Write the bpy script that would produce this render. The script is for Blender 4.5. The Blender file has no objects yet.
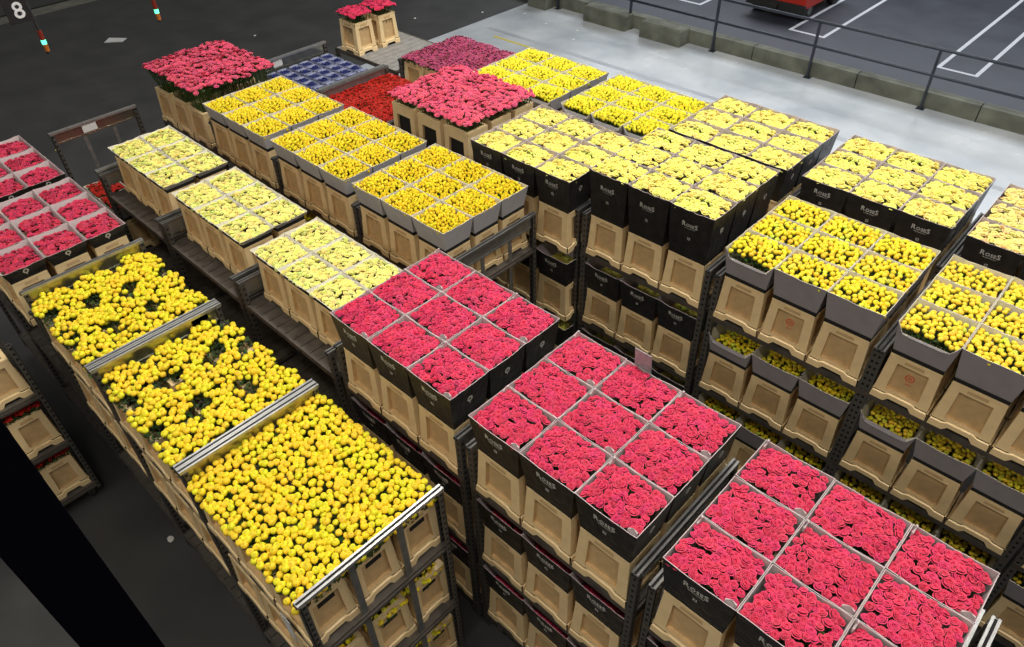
import bpy, math, random
from mathutils import Vector, Matrix
random.seed(7)
S = bpy.context.scene
COL = S.collection
FL = 6.2                                  # camera height above the floor
# ------------------------------------------------------------- camera
cd = bpy.data.cameras.new('camera'); cam = bpy.data.objects.new('camera', cd); COL.objects.link(cam)
R_ = Vector((0.72434526, 0.68897771, -0.02517264)); U_ = Vector((-0.43832483, 0.48839386, 0.75454807)); F_ = Vector((-0.53216096, 0.53551952, -0.65576181))
cam.matrix_world = Matrix(((R_.x, U_.x, -F_.x, 0), (R_.y, U_.y, -F_.y, 0), (R_.z, U_.z, -F_.z, FL), (0, 0, 0, 1)))
cd.sensor_width = 36; cd.lens = 730.964 / 1024 * 36; cd.clip_start = 0.05; cd.clip_end = 200
S.camera = cam
S.view_settings.view_transform = 'Standard'; S.view_settings.look = 'None'
S.view_settings.gamma = 1; S.view_settings.use_curve_mapping = False
S.view_settings.exposure = 0.0
# ------------------------------------------------------------- world and lamps
w = bpy.data.worlds.new('hall_air'); S.world = w; w.use_nodes = True
w.node_tree.nodes['Background'].inputs[0].default_value = (1.0, 0.98, 0.95, 1)
w.node_tree.nodes['Background'].inputs[1].default_value = 0.14
def area(name, loc, size, sy, power, col, target=None):
    l = bpy.data.lights.new(name, 'AREA'); l.shape = 'RECTANGLE'; l.size = size; l.size_y = sy; l.energy = power; l.color = col
    o = bpy.data.objects.new(name, l); COL.objects.link(o); o.location = loc
    if target: o.rotation_euler = (Vector(target) - Vector(loc)).to_track_quat('-Z', 'Y').to_euler()
    return o
area('strip_lamp', (-3.5, 4.5, 11.0), 9.0, 0.6, 560, (1.0, 0.96, 0.90))
area('strip_lamp', (-3.5, 8.5, 11.0), 9.0, 0.6, 600, (1.0, 0.97, 0.93))
area('strip_lamp', (1.5, -1.0, 10.5), 7.0, 0.6, 270, (1.0, 0.94, 0.86))
area('strip_lamp', (4.5, 4.0, 10.5), 3.0, 0.6, 150, (1.0, 0.95, 0.88))
area('strip_lamp', (-11.0, 3.0, 11.0), 7.0, 0.6, 150, (1.0, 0.97, 0.93))
area('side_fill', (-3.0, -4.5, 8.8), 7.0, 0.6, 190, (1.0, 0.93, 0.82), (-2, 3.5, 1.8))  # added fill for the dim bucket faces, no such lamp known there
area('dock_daylight', (-7.0, 24.0, 8.0), 24.0, 5.0, 1700, (0.86, 0.92, 1.0), (-5, 10, 0))

# ------------------------------------------------------------- materials
MATS = {}
def mat(name, col, rough=0.6, metal=0.0, noise=0.0, nscale=20.0, attr=False, emit=None, bump=0.0, spec=0.5):
    if name in MATS: return MATS[name]
    m = bpy.data.materials.new(name); m.use_nodes = True; MATS[name] = m
    nt = m.node_tree; b = nt.nodes['Principled BSDF']
    b.inputs['Base Color'].default_value = (*col, 1); b.inputs['Roughness'].default_value = rough; b.inputs['Metallic'].default_value = metal
    b.inputs['Specular IOR Level'].default_value = spec
    if attr:
        a = nt.nodes.new('ShaderNodeAttribute'); a.attribute_name = 'Col'
        nt.links.new(a.outputs['Color'], b.inputs['Base Color'])
    elif noise > 0:
        tc = nt.nodes.new('ShaderNodeTexCoord'); n = nt.nodes.new('ShaderNodeTexNoise'); n.inputs['Scale'].default_value = nscale; n.inputs['Detail'].default_value = 5
        r = nt.nodes.new('ShaderNodeValToRGB')
        r.color_ramp.elements[0].position = 0.3; r.color_ramp.elements[1].position = 0.7
        r.color_ramp.elements[0].color = (*[c * (1 - noise) for c in col], 1); r.color_ramp.elements[1].color = (*[min(1, c * (1 + noise)) for c in col], 1)
        nt.links.new(tc.outputs['Object'], n.inputs['Vector']); nt.links.new(n.outputs['Fac'], r.inputs['Fac']); nt.links.new(r.outputs['Color'], b.inputs['Base Color'])
        if bump > 0:
            bp = nt.nodes.new('ShaderNodeBump'); bp.inputs['Strength'].default_value = bump; bp.inputs['Distance'].default_value = 0.02
            nt.links.new(n.outputs['Fac'], bp.inputs['Height']); nt.links.new(bp.outputs['Normal'], b.inputs['Normal'])
    if emit:
        b.inputs['Emission Color'].default_value = (*emit[0], 1); b.inputs['Emission Strength'].default_value = emit[1]
    return m
M_petal = mat('petal', (1, 1, 1), 0.55, attr=True, spec=0.25)
M_leaf = mat('leaf', (1, 1, 1), 0.6, attr=True, spec=0.3)
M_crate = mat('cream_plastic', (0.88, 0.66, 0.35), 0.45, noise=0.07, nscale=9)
M_crate_shaded = mat('cream_plastic_shaded', (0.62, 0.42, 0.20), 0.55, noise=0.12, nscale=14)  # darker copy of the cream plastic, shade of recesses and inside painted in
M_dark = mat('dark_gap', (0.012, 0.011, 0.010), 0.9)
M_black = mat('black_film', (0.018, 0.017, 0.017), 0.35, noise=0.35, nscale=16, bump=0.5)
M_grey = mat('grey_card', (0.30, 0.275, 0.285), 0.75, noise=0.06, nscale=10)
M_lgrey = mat('light_grey_card', (0.44, 0.43, 0.44), 0.75, noise=0.06, nscale=10)
M_inner = mat('sleeve_lining', (0.54, 0.46, 0.455), 0.8, noise=0.08, nscale=12)
M_innerw = mat('white_card_lining', (0.66, 0.62, 0.50), 0.8, noise=0.06, nscale=12)
M_print = mat('silver_print', (0.55, 0.53, 0.48), 0.6)
M_red = mat('red_print', (0.75, 0.05, 0.03), 0.6)
M_paper = mat('paper', (0.70, 0.70, 0.68), 0.7, noise=0.06, nscale=8)
M_slat = mat('worn_shelf_board', (0.085, 0.072, 0.058), 0.7, noise=0.3, nscale=12)
M_slatl = mat('grey_shelf_board', (0.26, 0.25, 0.23), 0.65, noise=0.18, nscale=12)
M_beam = mat('shelf_edge_steel', (0.10, 0.085, 0.07), 0.55, metal=0.3, noise=0.3, nscale=10)
M_rub = mat('black_rubber', (0.02, 0.02, 0.02), 0.7)
M_gal = mat('galvanised_rail', (0.50, 0.50, 0.48), 0.33, metal=0.75, noise=0.12, nscale=18)  # bright copy of the rail metal, lamp glint put into the colour
M_shiny = mat('polished_plate', (0.46, 0.46, 0.38), 0.3, metal=0.95, noise=0.1, nscale=10)
M_rail_shaded = mat('shaded_rail', (0.17, 0.165, 0.155), 0.5, metal=0.5, noise=0.2, nscale=14)  # dark copy of the rail metal, shade between trolleys put into the colour
M_plate = mat('rail_plate', (0.22, 0.22, 0.21), 0.42, metal=0.55, noise=0.2, nscale=12)
def perforated():
    m = bpy.data.materials.new('perforated_steel'); m.use_nodes = True; nt = m.node_tree; b = nt.nodes['Principled BSDF']
    b.inputs['Metallic'].default_value = 0.5; b.inputs['Roughness'].default_value = 0.5
    tc = nt.nodes.new('ShaderNodeTexCoord'); sp = nt.nodes.new('ShaderNodeSeparateXYZ'); nt.links.new(tc.outputs['Object'], sp.inputs[0])
    def mth(op, a, v):
        n = nt.nodes.new('ShaderNodeMath'); n.operation = op
        nt.links.new(a, n.inputs[0])
        if isinstance(v, (int, float)): n.inputs[1].default_value = v
        else: nt.links.new(v, n.inputs[1])
        return n.outputs[0]
    md = mth('PINGPONG', sp.outputs['Z'], 0.03); hz = mth('GREATER_THAN', md, 0.019)
    ax = mth('ABSOLUTE', mth('SUBTRACT', mth('ABSOLUTE', sp.outputs['X'], 0), 0.662), 0); hx = mth('LESS_THAN', ax, 0.009)
    ay = mth('ABSOLUTE', mth('SUBTRACT', mth('ABSOLUTE', sp.outputs['Y'], 0), 0.505), 0); hy = mth('LESS_THAN', ay, 0.010)
    h = mth('MULTIPLY', hz, mth('MAXIMUM', hx, hy))
    mx = nt.nodes.new('ShaderNodeMix'); mx.data_type = 'RGBA'
    nt.links.new(h, mx.inputs[0]); mx.inputs[6].default_value = (0.13, 0.122, 0.11, 1); mx.inputs[7].default_value = (0.008, 0.008, 0.008, 1)
    nt.links.new(mx.outputs[2], b.inputs['Base Color'])
    return m
M_perf = perforated()

# ------------------------------------------------------------- mesh builder
class MB:
    def __init__(s): s.v = []; s.f = []; s.mi = []; s.c = []
    def add(s, vs, fs, mi=0, cols=None):
        o = len(s.v); s.v += [tuple(p) for p in vs]; s.f += [tuple(i + o for i in f) for f in fs]; s.mi += [mi] * len(fs)
        s.c += list(cols) if cols else [(1, 1, 1)] * len(vs)
    def box(s, x0, x1, y0, y1, z0, z1, mi=0):
        s.add([(x0, y0, z0), (x1, y0, z0), (x1, y1, z0), (x0, y1, z0), (x0, y0, z1), (x1, y0, z1), (x1, y1, z1), (x0, y1, z1)],
              [(0, 3, 2, 1), (4, 5, 6, 7), (0, 1, 5, 4), (1, 2, 6, 5), (2, 3, 7, 6), (3, 0, 4, 7)], mi)
    def quad(s, a, b, c, d, mi=0): s.add([a, b, c, d], [(0, 1, 2, 3)], mi)
    def tube(s, a, b, r, n=8, mi=0, r2=None):
        a = Vector(a); b = Vector(b); d = (b - a).normalized(); x = d.orthogonal().normalized(); y = d.cross(x)
        r2 = r if r2 is None else r2; vs = []
        for k in range(n):
            t = 2 * math.pi * k / n; e = x * math.cos(t) + y * math.sin(t); vs += [a + e * r, b + e * r2]
        fs = [(2 * k, 2 * ((k + 1) % n), 2 * ((k + 1) % n) + 1, 2 * k + 1) for k in range(n)]
        fs += [tuple(2 * k for k in reversed(range(n))), tuple(2 * k + 1 for k in range(n))]
        s.add(vs, fs, mi)
    def mesh(s, name, mats, smooth=False):
        me = bpy.data.meshes.new(name); me.from_pydata(s.v, [], s.f); me.validate()
        for m in (mats if isinstance(mats, (list, tuple)) else [mats]): me.materials.append(m)
        if len(me.polygons) == len(s.mi): me.polygons.foreach_set('material_index', s.mi)
        if any(c != (1, 1, 1) for c in s.c):
            a = me.color_attributes.new('Col', 'FLOAT_COLOR', 'POINT')
            a.data.foreach_set('color', [q for c in s.c for q in (*c, 1)])
        if smooth: me.polygons.foreach_set('use_smooth', [True] * len(me.polygons))
        me.update(); return me
def link(name, data, parent=None, loc=(0, 0, 0), rz=0.0):
    o = bpy.data.objects.new(name, data); COL.objects.link(o); o.location = loc; o.rotation_euler = (0, 0, rz)
    if parent: o.parent = parent
    return o
def tag(o, label, cat, group=None):
    o['label'] = label; o['category'] = cat
    if group: o['group'] = group
    return o
def struct(name, me):
    o = link(name, me); o['kind'] = 'structure'; return o

# ------------------------------------------------------------- floor, kerb
def floor_mat(name, c1, c2, rough, bump=0.1, scale=1.2, spec=0.5):
    m = bpy.data.materials.new(name); m.use_nodes = True; nt = m.node_tree; b = nt.nodes['Principled BSDF']
    tc = nt.nodes.new('ShaderNodeTexCoord'); n = nt.nodes.new('ShaderNodeTexNoise'); n.inputs['Scale'].default_value = scale; n.inputs['Detail'].default_value = 8
    n2 = nt.nodes.new('ShaderNodeTexNoise'); n2.inputs['Scale'].default_value = 60; n2.inputs['Detail'].default_value = 3
    r = nt.nodes.new('ShaderNodeValToRGB'); r.color_ramp.elements[0].position = 0.35; r.color_ramp.elements[1].position = 0.68
    r.color_ramp.elements[0].color = (*c1, 1); r.color_ramp.elements[1].color = (*c2, 1)
    nt.links.new(tc.outputs['Object'], n.inputs['Vector']); nt.links.new(tc.outputs['Object'], n2.inputs['Vector'])
    nt.links.new(n.outputs['Fac'], r.inputs['Fac']); nt.links.new(r.outputs['Color'], b.inputs['Base Color'])
    rr = nt.nodes.new('ShaderNodeMapRange'); rr.inputs['To Min'].default_value = rough - 0.08; rr.inputs['To Max'].default_value = rough + 0.1
    nt.links.new(n.outputs['Fac'], rr.inputs['Value']); nt.links.new(rr.outputs[0], b.inputs['Roughness'])
    bp = nt.nodes.new('ShaderNodeBump'); bp.inputs['Strength'].default_value = bump; bp.inputs['Distance'].default_value = 0.01
    nt.links.new(n2.outputs['Fac'], bp.inputs['Height']); nt.links.new(bp.outputs['Normal'], b.inputs['Normal'])
    b.inputs['Specular IOR Level'].default_value = spec
    return m
M_asph = floor_mat('dark_floor', (0.036, 0.036, 0.035), (0.058, 0.057, 0.055), 0.6)
M_conc = floor_mat('pale_concrete', (0.40, 0.44, 0.47), (0.66, 0.69, 0.70), 0.24, 0.05, 0.7)
M_yard = floor_mat('yard_asphalt', (0.025, 0.029, 0.042), (0.043, 0.048, 0.064), 0.5)
M_kerb = mat('mossy_concrete', (0.145, 0.15, 0.115), 0.85, noise=0.4, nscale=2.5, bump=0.4)
def slab(name, x0, x1, y0, y1, z, m):
    b = MB(); b.box(x0, x1, y0, y1, z - 0.05, z); return struct(name, b.mesh(name, m))
slab('floor', -45, 8, -8, 7.6, 0, M_asph)
slab('floor', -45, -13.5, 7.6, 14.8, 0, M_asph)
slab('floor', -13.5, 8, 7.6, 14.8, 0, M_conc)
slab('floor', -45, 12, 14.8, 45, 0, M_yard)
# bluish shadow lines over the pale concrete, painted as faint darker strips
M_shadow = floor_mat('painted_shadow', (0.30, 0.33, 0.36), (0.46, 0.48, 0.51), 0.34, 0.05, 0.9)
b = MB(); b.box(-13.0, 8, 12.55, 12.68, 0, 0.002); b.box(-13.0, 8, 10.9, 11.0, 0, 0.002); struct('trim_1', b.mesh('shadow_strip', M_shadow))
M_white = mat('white_line_paint', (0.62, 0.64, 0.68), 0.6, noise=0.15, nscale=30)
M_yel = mat('yellow_line_paint', (0.60, 0.50, 0.10), 0.6, noise=0.2, nscale=30)
def ushape(x0, x1, y0, y1):
    b = MB(); t = 0.04
    b.box(x0 - t, x0 + t, y0, y1, 0, 0.004); b.box(x1 - t, x1 + t, y0, y1, 0, 0.004); b.box(x0 + t, x1 - t, y0, y0 + 2 * t, 0, 0.004)
    return b.mesh('bay_marking', M_white)
for k, (a, c, d, lab) in enumerate([(-7.41, -6.60, 17.0, 'white painted parking bay outline beside the red tug'),
                          (-4.02, -3.28, 16.9, 'white painted parking bay outline at the right edge of the yard'),
                          (-10.75, -10.0, 17.2, 'white painted parking bay outline left of the red tug')]):
    tag(link('bay_marking', ushape(a, c, d, 24)), lab, 'floor marking', 'bay outlines in the yard')
b = MB(); b.box(-12.5, -10.2, 12.25, 12.33, 0, 0.004); tag(link('floor_line', b.mesh('floor_line', M_yel)), 'short yellow painted line on the pale concrete behind the yellow tulips', 'floor marking')
b = MB(); b.box(-23.5, -22.9, 1, 16, 0, 0.004); tag(link('floor_band', b.mesh('floor_band', mat('faded_band', (0.17, 0.165, 0.13), 0.7, noise=0.3, nscale=3))), 'wide faded pale band painted across the dark floor behind the number board', 'floor marking')
b = MB(); b.box(-23.62, -23.54, 1, 16, 0, 0.012); tag(link('floor_rail', b.mesh('floor_rail', M_dark)), 'thin dark guide rail set in the floor along the pale band', 'guide rail')
# kerb: long low concrete wall in cast lengths, and two loose blocks before it
x = -14.0; k = 0
while x < 6:
    L = 2.28; b = MB()
    b.box(x + 0.01, x + L - 0.01, 14.8, 15.02, 0, 0.30)
    struct('trim_%d' % (k + 2), b.mesh('kerb', M_kerb)); x += L; k += 1
def block(x0, x1, y0, y1, h, lab):
    b = MB(); c = 0.03
    vs = [(x0, y0, 0), (x1, y0, 0), (x1, y1, 0), (x0, y1, 0), (x0, y0, h - c), (x1, y0, h - c), (x1, y1, h - c), (x0, y1, h - c), (x0 + c, y0 + c, h), (x1 - c, y0 + c, h), (x1 - c, y1 - c, h), (x0 + c, y1 - c, h)]
    b.add(vs, [(0, 3, 2, 1), (0, 1, 5, 4), (1, 2, 6, 5), (2, 3, 7, 6), (3, 0, 4, 7), (4, 5, 9, 8), (5, 6, 10, 9), (6, 7, 11, 10), (7, 4, 8, 11), (8, 9, 10, 11)])
    tag(link('concrete_block', b.mesh('concrete_block', M_kerb)), lab, 'block', 'concrete blocks before the kerb')
block(-11.55, -10.3, 14.45, 14.79, 0.36, 'mossy concrete block in front of the kerb, left of the first railing post')
block(-9.85, -8.75, 14.42, 14.79, 0.36, 'mossy concrete block in front of the kerb, right of the first railing post')
block(-13.35, -12.75, 14.4, 14.79, 0.40, 'small concrete block at the top edge before the kerb')
# railing
M_rail = mat('painted_rail', (0.045, 0.055, 0.07), 0.4, metal=0.4, noise=0.2, nscale=6)
rl = tag(link('railing', None, loc=(-5.8, 14.72, 0)), 'dark two-bar steel railing on posts along the concrete kerb', 'railing')
for px in (-12.6, -10.35, -8.08, -5.83, -3.55, -1.3):
    b = MB(); b.box(px - 0.02 + 5.8, px + 0.02 + 5.8, -0.03, 0.03, 0.012, 1.12); b.box(px - 0.07 + 5.8, px + 0.07 + 5.8, -0.06, 0.06, 0, 0.012)
    link('post', b.mesh('post', M_rail), rl)
for h in (1.12, 0.65):
    b = MB(); b.tube((-8.2, 0, h), (9.0, 0, h), 0.028, 10); link('rail', b.mesh('rail', M_rail, True), rl)

# ------------------------------------------------------------- red tug in the yard
M_tug = mat('red_paint', (0.55, 0.035, 0.02), 0.35, noise=0.1, nscale=3)
tg = tag(link('tow_tractor', None, loc=(-8.12, 18.6, 0)), 'red electric tow tractor parked beyond the railing', 'vehicle')
b = MB()
b.box(-0.72, 0.72, -1.05, 1.15, 0.30, 0.62); b.box(-0.66, 0.66, -0.25, 1.10, 0.62, 0.98)
b.box(-0.60, -0.10, -1.00, -0.60, 0.62, 0.80); b.box(0.10, 0.60, -1.00, -0.60, 0.62, 0.80)
link('body', b.mesh('body', M_tug), tg)
b = MB(); b.box(-0.76, 0.76, -1.12, -1.05, 0.22, 0.40); b.box(-0.10, 0.10, -1.25, -1.12, 0.26, 0.36); link('bumper', b.mesh('bumper', M_rub), tg)
b = MB(); b.box(-0.08, 0.08, -1.06, -0.30, 0.62, 0.625); b.box(-0.30, 0.30, -0.95, -0.30, 0.622, 0.63); link('footwell', b.mesh('footwell', M_dark), tg)
for sx in (-1, 1):
    for yy in (-0.72, 0.78):
        b = MB(); b.tube((sx * 0.52, yy, 0.22), (sx * 0.70, yy, 0.22), 0.22, 18); b.tube((sx * 0.70, yy, 0.22), (sx * 0.715, yy, 0.22), 0.10, 12, 1)
        link('wheel', b.mesh('wheel', [M_rub, M_plate]), tg)
b = MB(); b.box(-0.35, 0.35, -0.15, 0.35, 0.98, 1.08); b.box(-0.35, 0.35, 0.30, 0.40, 1.08, 1.45); link('seat', b.mesh('seat', M_rub), tg)
b = MB(); b.tube((0, -0.55, 0.7), (0, -0.35, 1.15), 0.03)
for k in range(12):
    a0, a1 = k * math.pi / 6, (k + 1) * math.pi / 6
    b.tube((0.17 * math.cos(a0), -0.35 + 0.15 * math.sin(a0), 1.15 - 0.07 * math.sin(a0)), (0.17 * math.cos(a1), -0.35 + 0.15 * math.sin(a1), 1.15 - 0.07 * math.sin(a1)), 0.014, 6)
link('steering_wheel', b.mesh('steering_wheel', M_rub), tg)

# ------------------------------------------------------------- flower heads
def jit(c, a): return tuple(max(0, min(1, q * (1 + random.uniform(-a, a)))) for q in c)
def mixc(a, b, t): return tuple(a[i] * (1 - t) + b[i] * t for i in range(3))
def rose_head(b, M, r, deep, edge, rings=((3, .24, .98, .35), (4, .47, .90, .55), (5, .74, .68, .75)), jt=0.17, open_=1.0):
    """nested curled petals round a tight heart; M = matrix (4x4)"""
    deep = jit(deep, jt); edge = jit(edge, jt)
    # heart
    vs = []; cs = []; n = 6
    for i, (rr, zz) in enumerate(((.26, .35), (.24, .62), (.08, .80))):
        for k in range(n):
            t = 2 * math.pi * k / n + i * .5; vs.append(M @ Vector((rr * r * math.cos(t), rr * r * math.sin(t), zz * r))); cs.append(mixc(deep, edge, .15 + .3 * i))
    fs = [(i * n + k, i * n + (k + 1) % n, (i + 1) * n + (k + 1) % n, (i + 1) * n + k) for i in range(2) for k in range(n)] + [tuple(2 * n + k for k in range(n))]
    b.add(vs, fs, 0, cs)
    ph = random.uniform(0, 6.28)
    for (cnt, rad, top, wd) in rings:
        for q in range(cnt):
            a = ph + 2 * math.pi * q / cnt + random.uniform(-.15, .15); wq = 1.25 * math.pi / cnt
            tp = top + random.uniform(-.08, .08)
            vs = []; cs = []
            for i, s in enumerate((0, .5, .90, 1.0)):
                fl = (0, 0, .07, .19)[i] * open_; rr = r * (rad * (.60 + .40 * s) + fl); zz = r * (tp * (.20 + .80 * min(1, s * 1.08)) - (.04 * open_ if i == 3 else 0))
                for j in (-1, -.33, .33, 1):
                    ta = a + j * wq * (.78 + .22 * s)
                    k_ = 1 + .10 * (1 - j * j)
                    vs.append(M @ Vector((rr * math.cos(ta) * k_, rr * math.sin(ta) * k_, zz - (.12 * r * j * j if i == 3 else 0))))
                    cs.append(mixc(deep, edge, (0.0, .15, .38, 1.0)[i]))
            b.add(vs, [(i * 4 + k, i * 4 + k + 1, (i + 1) * 4 + k + 1, (i + 1) * 4 + k) for i in range(3) for k in range(3)], 0, cs)
        ph += .9
def bud_head(b, M, r, deep, edge, jt=0.15, asp=1.0):
    """round closed bud with overlapping outer petals and a small whorl"""
    c0 = jit(deep, jt); c1 = jit(edge, jt); n = 9
    prof = ((.30, 0), (.80, .30), (1.0, .85), (.92, 1.25), (.62, 1.60), (.28, 1.68))
    vs = []; cs = []; ph = random.uniform(0, 6)
    for i, (rr, zz) in enumerate(prof):
        for k in range(n):
            t = 2 * math.pi * k / n + ph + i * .18; q = rr * (1 + .09 * math.cos(3 * t + i))
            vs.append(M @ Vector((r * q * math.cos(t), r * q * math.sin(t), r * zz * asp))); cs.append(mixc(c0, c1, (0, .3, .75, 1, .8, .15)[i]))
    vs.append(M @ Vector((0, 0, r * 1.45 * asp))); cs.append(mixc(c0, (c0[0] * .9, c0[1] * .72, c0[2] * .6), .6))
    fs = [(i * n + k, i * n + (k + 1) % n, (i + 1) * n + (k + 1) % n, (i + 1) * n + k) for i in range(5) for k in range(n)] + [(5 * n + k, 5 * n + (k + 1) % n, 6 * n) for k in range(n)]
    b.add(vs, fs, 0, cs)
def tulip_head(b, M, r, deep, edge, jt=0.1):
    c0 = jit(deep, jt); c1 = jit(edge, jt)
    for ring in range(2):
        for q in range(3):
            a = q * 2.094 + ring * 1.047; vs = []; cs = []
            for i, (rr, zz, ww) in enumerate(((.25, 0, .5), (.85, .8, 1.0), (.88, 1.6, .95), (.18 + .10 * ring, 2.25, .35))):
                rr *= (1 - .08 * ring)
                for j in (-1, 0, 1):
                    ta = a + j * ww * .62
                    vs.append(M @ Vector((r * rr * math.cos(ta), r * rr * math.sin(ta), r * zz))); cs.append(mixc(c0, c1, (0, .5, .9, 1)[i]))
            b.add(vs, [(i * 3 + k, i * 3 + k + 1, (i + 1) * 3 + k + 1, (i + 1) * 3 + k) for i in range(3) for k in range(2)], 0, cs)
    b.add([M @ Vector((r * .42 * math.cos(k * 1.047), r * .42 * math.sin(k * 1.047), r * 1.85)) for k in range(6)], [(0, 1, 2, 3, 4, 5)], 0, [mixc(c0, c1, .4)] * 6)
KINDS = dict(
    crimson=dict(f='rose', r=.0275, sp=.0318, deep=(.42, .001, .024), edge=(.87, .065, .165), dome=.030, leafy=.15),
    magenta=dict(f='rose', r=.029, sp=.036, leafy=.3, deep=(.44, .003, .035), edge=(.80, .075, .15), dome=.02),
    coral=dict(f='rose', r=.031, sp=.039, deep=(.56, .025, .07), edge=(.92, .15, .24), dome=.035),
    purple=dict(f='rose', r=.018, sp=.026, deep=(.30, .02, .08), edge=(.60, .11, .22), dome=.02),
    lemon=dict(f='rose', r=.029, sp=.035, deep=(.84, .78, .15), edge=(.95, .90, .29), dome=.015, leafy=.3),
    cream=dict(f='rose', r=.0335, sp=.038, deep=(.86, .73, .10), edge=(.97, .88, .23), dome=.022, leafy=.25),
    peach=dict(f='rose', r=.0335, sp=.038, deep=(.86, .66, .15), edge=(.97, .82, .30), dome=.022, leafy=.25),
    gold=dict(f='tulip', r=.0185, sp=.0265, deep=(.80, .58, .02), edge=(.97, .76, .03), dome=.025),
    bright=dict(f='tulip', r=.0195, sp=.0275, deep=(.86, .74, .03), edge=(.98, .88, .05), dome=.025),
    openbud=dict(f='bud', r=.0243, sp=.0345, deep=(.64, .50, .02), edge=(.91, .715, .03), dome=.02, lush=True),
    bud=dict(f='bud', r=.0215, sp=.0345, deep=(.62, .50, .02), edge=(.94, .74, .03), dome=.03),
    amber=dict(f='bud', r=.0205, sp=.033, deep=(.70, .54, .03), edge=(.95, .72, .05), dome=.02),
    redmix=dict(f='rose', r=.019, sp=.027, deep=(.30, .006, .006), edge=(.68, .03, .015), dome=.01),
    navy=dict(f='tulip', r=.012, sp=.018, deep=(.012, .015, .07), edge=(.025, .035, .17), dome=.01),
)
def points(w, d, sp, keep=1.0, holes=(), rnd=False):
    pts = []; tries = 0
    while tries < 5200:
        tries += 1
        x = random.uniform(-w, w); y = random.uniform(-d, d)
        if rnd and (abs(x) / w) ** 2.6 + (abs(y) / d) ** 2.6 > 1: continue
        if any((x - hx) ** 2 + (y - hy) ** 2 < hr * hr for hx, hy, hr in holes): continue
        if all((x - p[0]) ** 2 + (y - p[1]) ** 2 > sp * sp for p in pts): pts.append((x, y))
    random.shuffle(pts); return pts[:int(len(pts) * keep)]
def hmat(x, y, z, tilt=.35):
    out = Vector((x, y, 0)) * 1.1
    a = Vector((out.x + random.uniform(-tilt, tilt), out.y + random.uniform(-tilt, tilt), 1)).normalized()
    return Matrix.Translation((x, y, z)) @ Vector((0, 0, 1)).rotation_difference(a).to_matrix().to_4x4() @ Matrix.Rotation(random.uniform(0, 6.28), 4, 'Z')
def head(b, K, M, s=1.0):
    c = random.random(); dp, ed = K['deep'], K['edge']
    if K['f'] == 'rose': rose_head(b, M, K['r'] * s, dp, ed)
    elif K['f'] == 'bud':
        if c < .09: dp, ed = (.55, .56, .04), (.78, .76, .07)
        elif c < .20: ed = (.95, .62, .04)
        bud_head(b, M, K['r'] * s, dp, ed)
    else: tulip_head(b, M, K['r'] * s, dp, ed)
def leaves_mesh(name, pts, zs, depth, w, d, leafy=1.0, green=(.045, .085, .02), lush=False, kd=0):
    b = MB()
    if lush:
        for _ in range(210):
            x, y = random.uniform(-w, w), random.uniform(-d, d); a = random.uniform(0, 6.28); L = random.uniform(.03, .06); zz = random.uniform(-.045, -.005); ca, sa = math.cos(a), math.sin(a); wd = L * .32; c = jit((.05, .07, .022), .5)
            X = max(-w, min(w, x + ca * L)); Y = max(-d, min(d, y + sa * L)); mx, my = (x + X) / 2, (y + Y) / 2
            b.add([(x, y, zz), (mx - sa * wd, my + ca * wd, zz + .012), (X, Y, zz - .006), (mx + sa * wd, my - ca * wd, zz + .012)], [(0, 1, 2), (0, 2, 3)], 0, [c] * 4)
    for (x, y), z in zip(pts, zs):
        c = jit(green, .3); sx, sy = x * .62, y * .62
        o = [(.0035, 0), (-.002, .003), (-.002, -.003)]
        if kd:
            kx, ky = max(-.148, min(.148, x)), max(-.114, min(.114, y)); sx, sy = kx * .7, ky * .7
            b.add([(sx + u, sy + v, -depth) for u, v in o] + [(kx + u, ky + v, -kd) for u, v in o] + [(x + u, y + v, z) for u, v in o], [(0, 1, 4, 3), (1, 2, 5, 4), (2, 0, 3, 5), (3, 4, 7, 6), (4, 5, 8, 7), (5, 3, 6, 8)], 0, [c] * 9)
        else: b.add([(sx + u, sy + v, -depth) for u, v in o] + [(x + u, y + v, z) for u, v in o], [(0, 1, 4, 3), (1, 2, 5, 4), (2, 0, 3, 5)], 0, [c] * 6)
        if random.random() < leafy:
            for q in range(2):
                a = random.uniform(0, 6.28); L = random.uniform(.03, .055); zz = z - random.uniform(.01, .05); ca, sa = math.cos(a), math.sin(a); c = jit(green, .45)
                X = max(-w, min(w, x + ca * L)); Y = max(-d, min(d, y + sa * L)); mx, my = (x + X) / 2, (y + Y) / 2; wd = L * .3
                b.add([(x, y, zz), (mx - sa * wd, my + ca * wd, zz + .014), (X, Y, zz - .004), (mx + sa * wd, my - ca * wd, zz + .014)], [(0, 1, 2), (0, 2, 3)], 0, [c] * 4)
    return b.mesh(name, M_leaf)
HEADS = {}
def head_variants(kind, n=7):
    if kind not in HEADS:
        L = []
        for _ in range(n):
            b = MB(); head(b, KINDS[kind], Matrix.Identity(4)); L.append(b.mesh(kind + '_bloom', M_petal, True))
        HEADS[kind] = L
    return HEADS[kind]
BUNCH = {}
def bunch_meshes(kind, var, w, d, depth, holes, spread, zr, kd=0):
    key = (kind, var, w, d, depth, kd)
    if key in BUNCH: return BUNCH[key]
    K = KINDS[kind]; pts = points(w, d, K['sp'] * spread, 1.0, holes, len(holes) > 1); zs = []
    b = MB()
    for x, y in pts:
        z = K['dome'] * (1 - (x / w) ** 2 * .6 - (y / d) ** 2 * .6) + random.uniform(-zr, zr); zs.append(z)
        head(b, K, hmat(x, y, z), random.uniform(.88, 1.1))
    me = b.mesh(kind + '_blooms', M_petal, True); lv = leaves_mesh('leaves', pts, zs, depth, w, d, K.get('leafy', 1.0), lush=K.get('lush', False), kd=kd)
    BUNCH[key] = (me, lv, pts, zs); return BUNCH[key]
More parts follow.
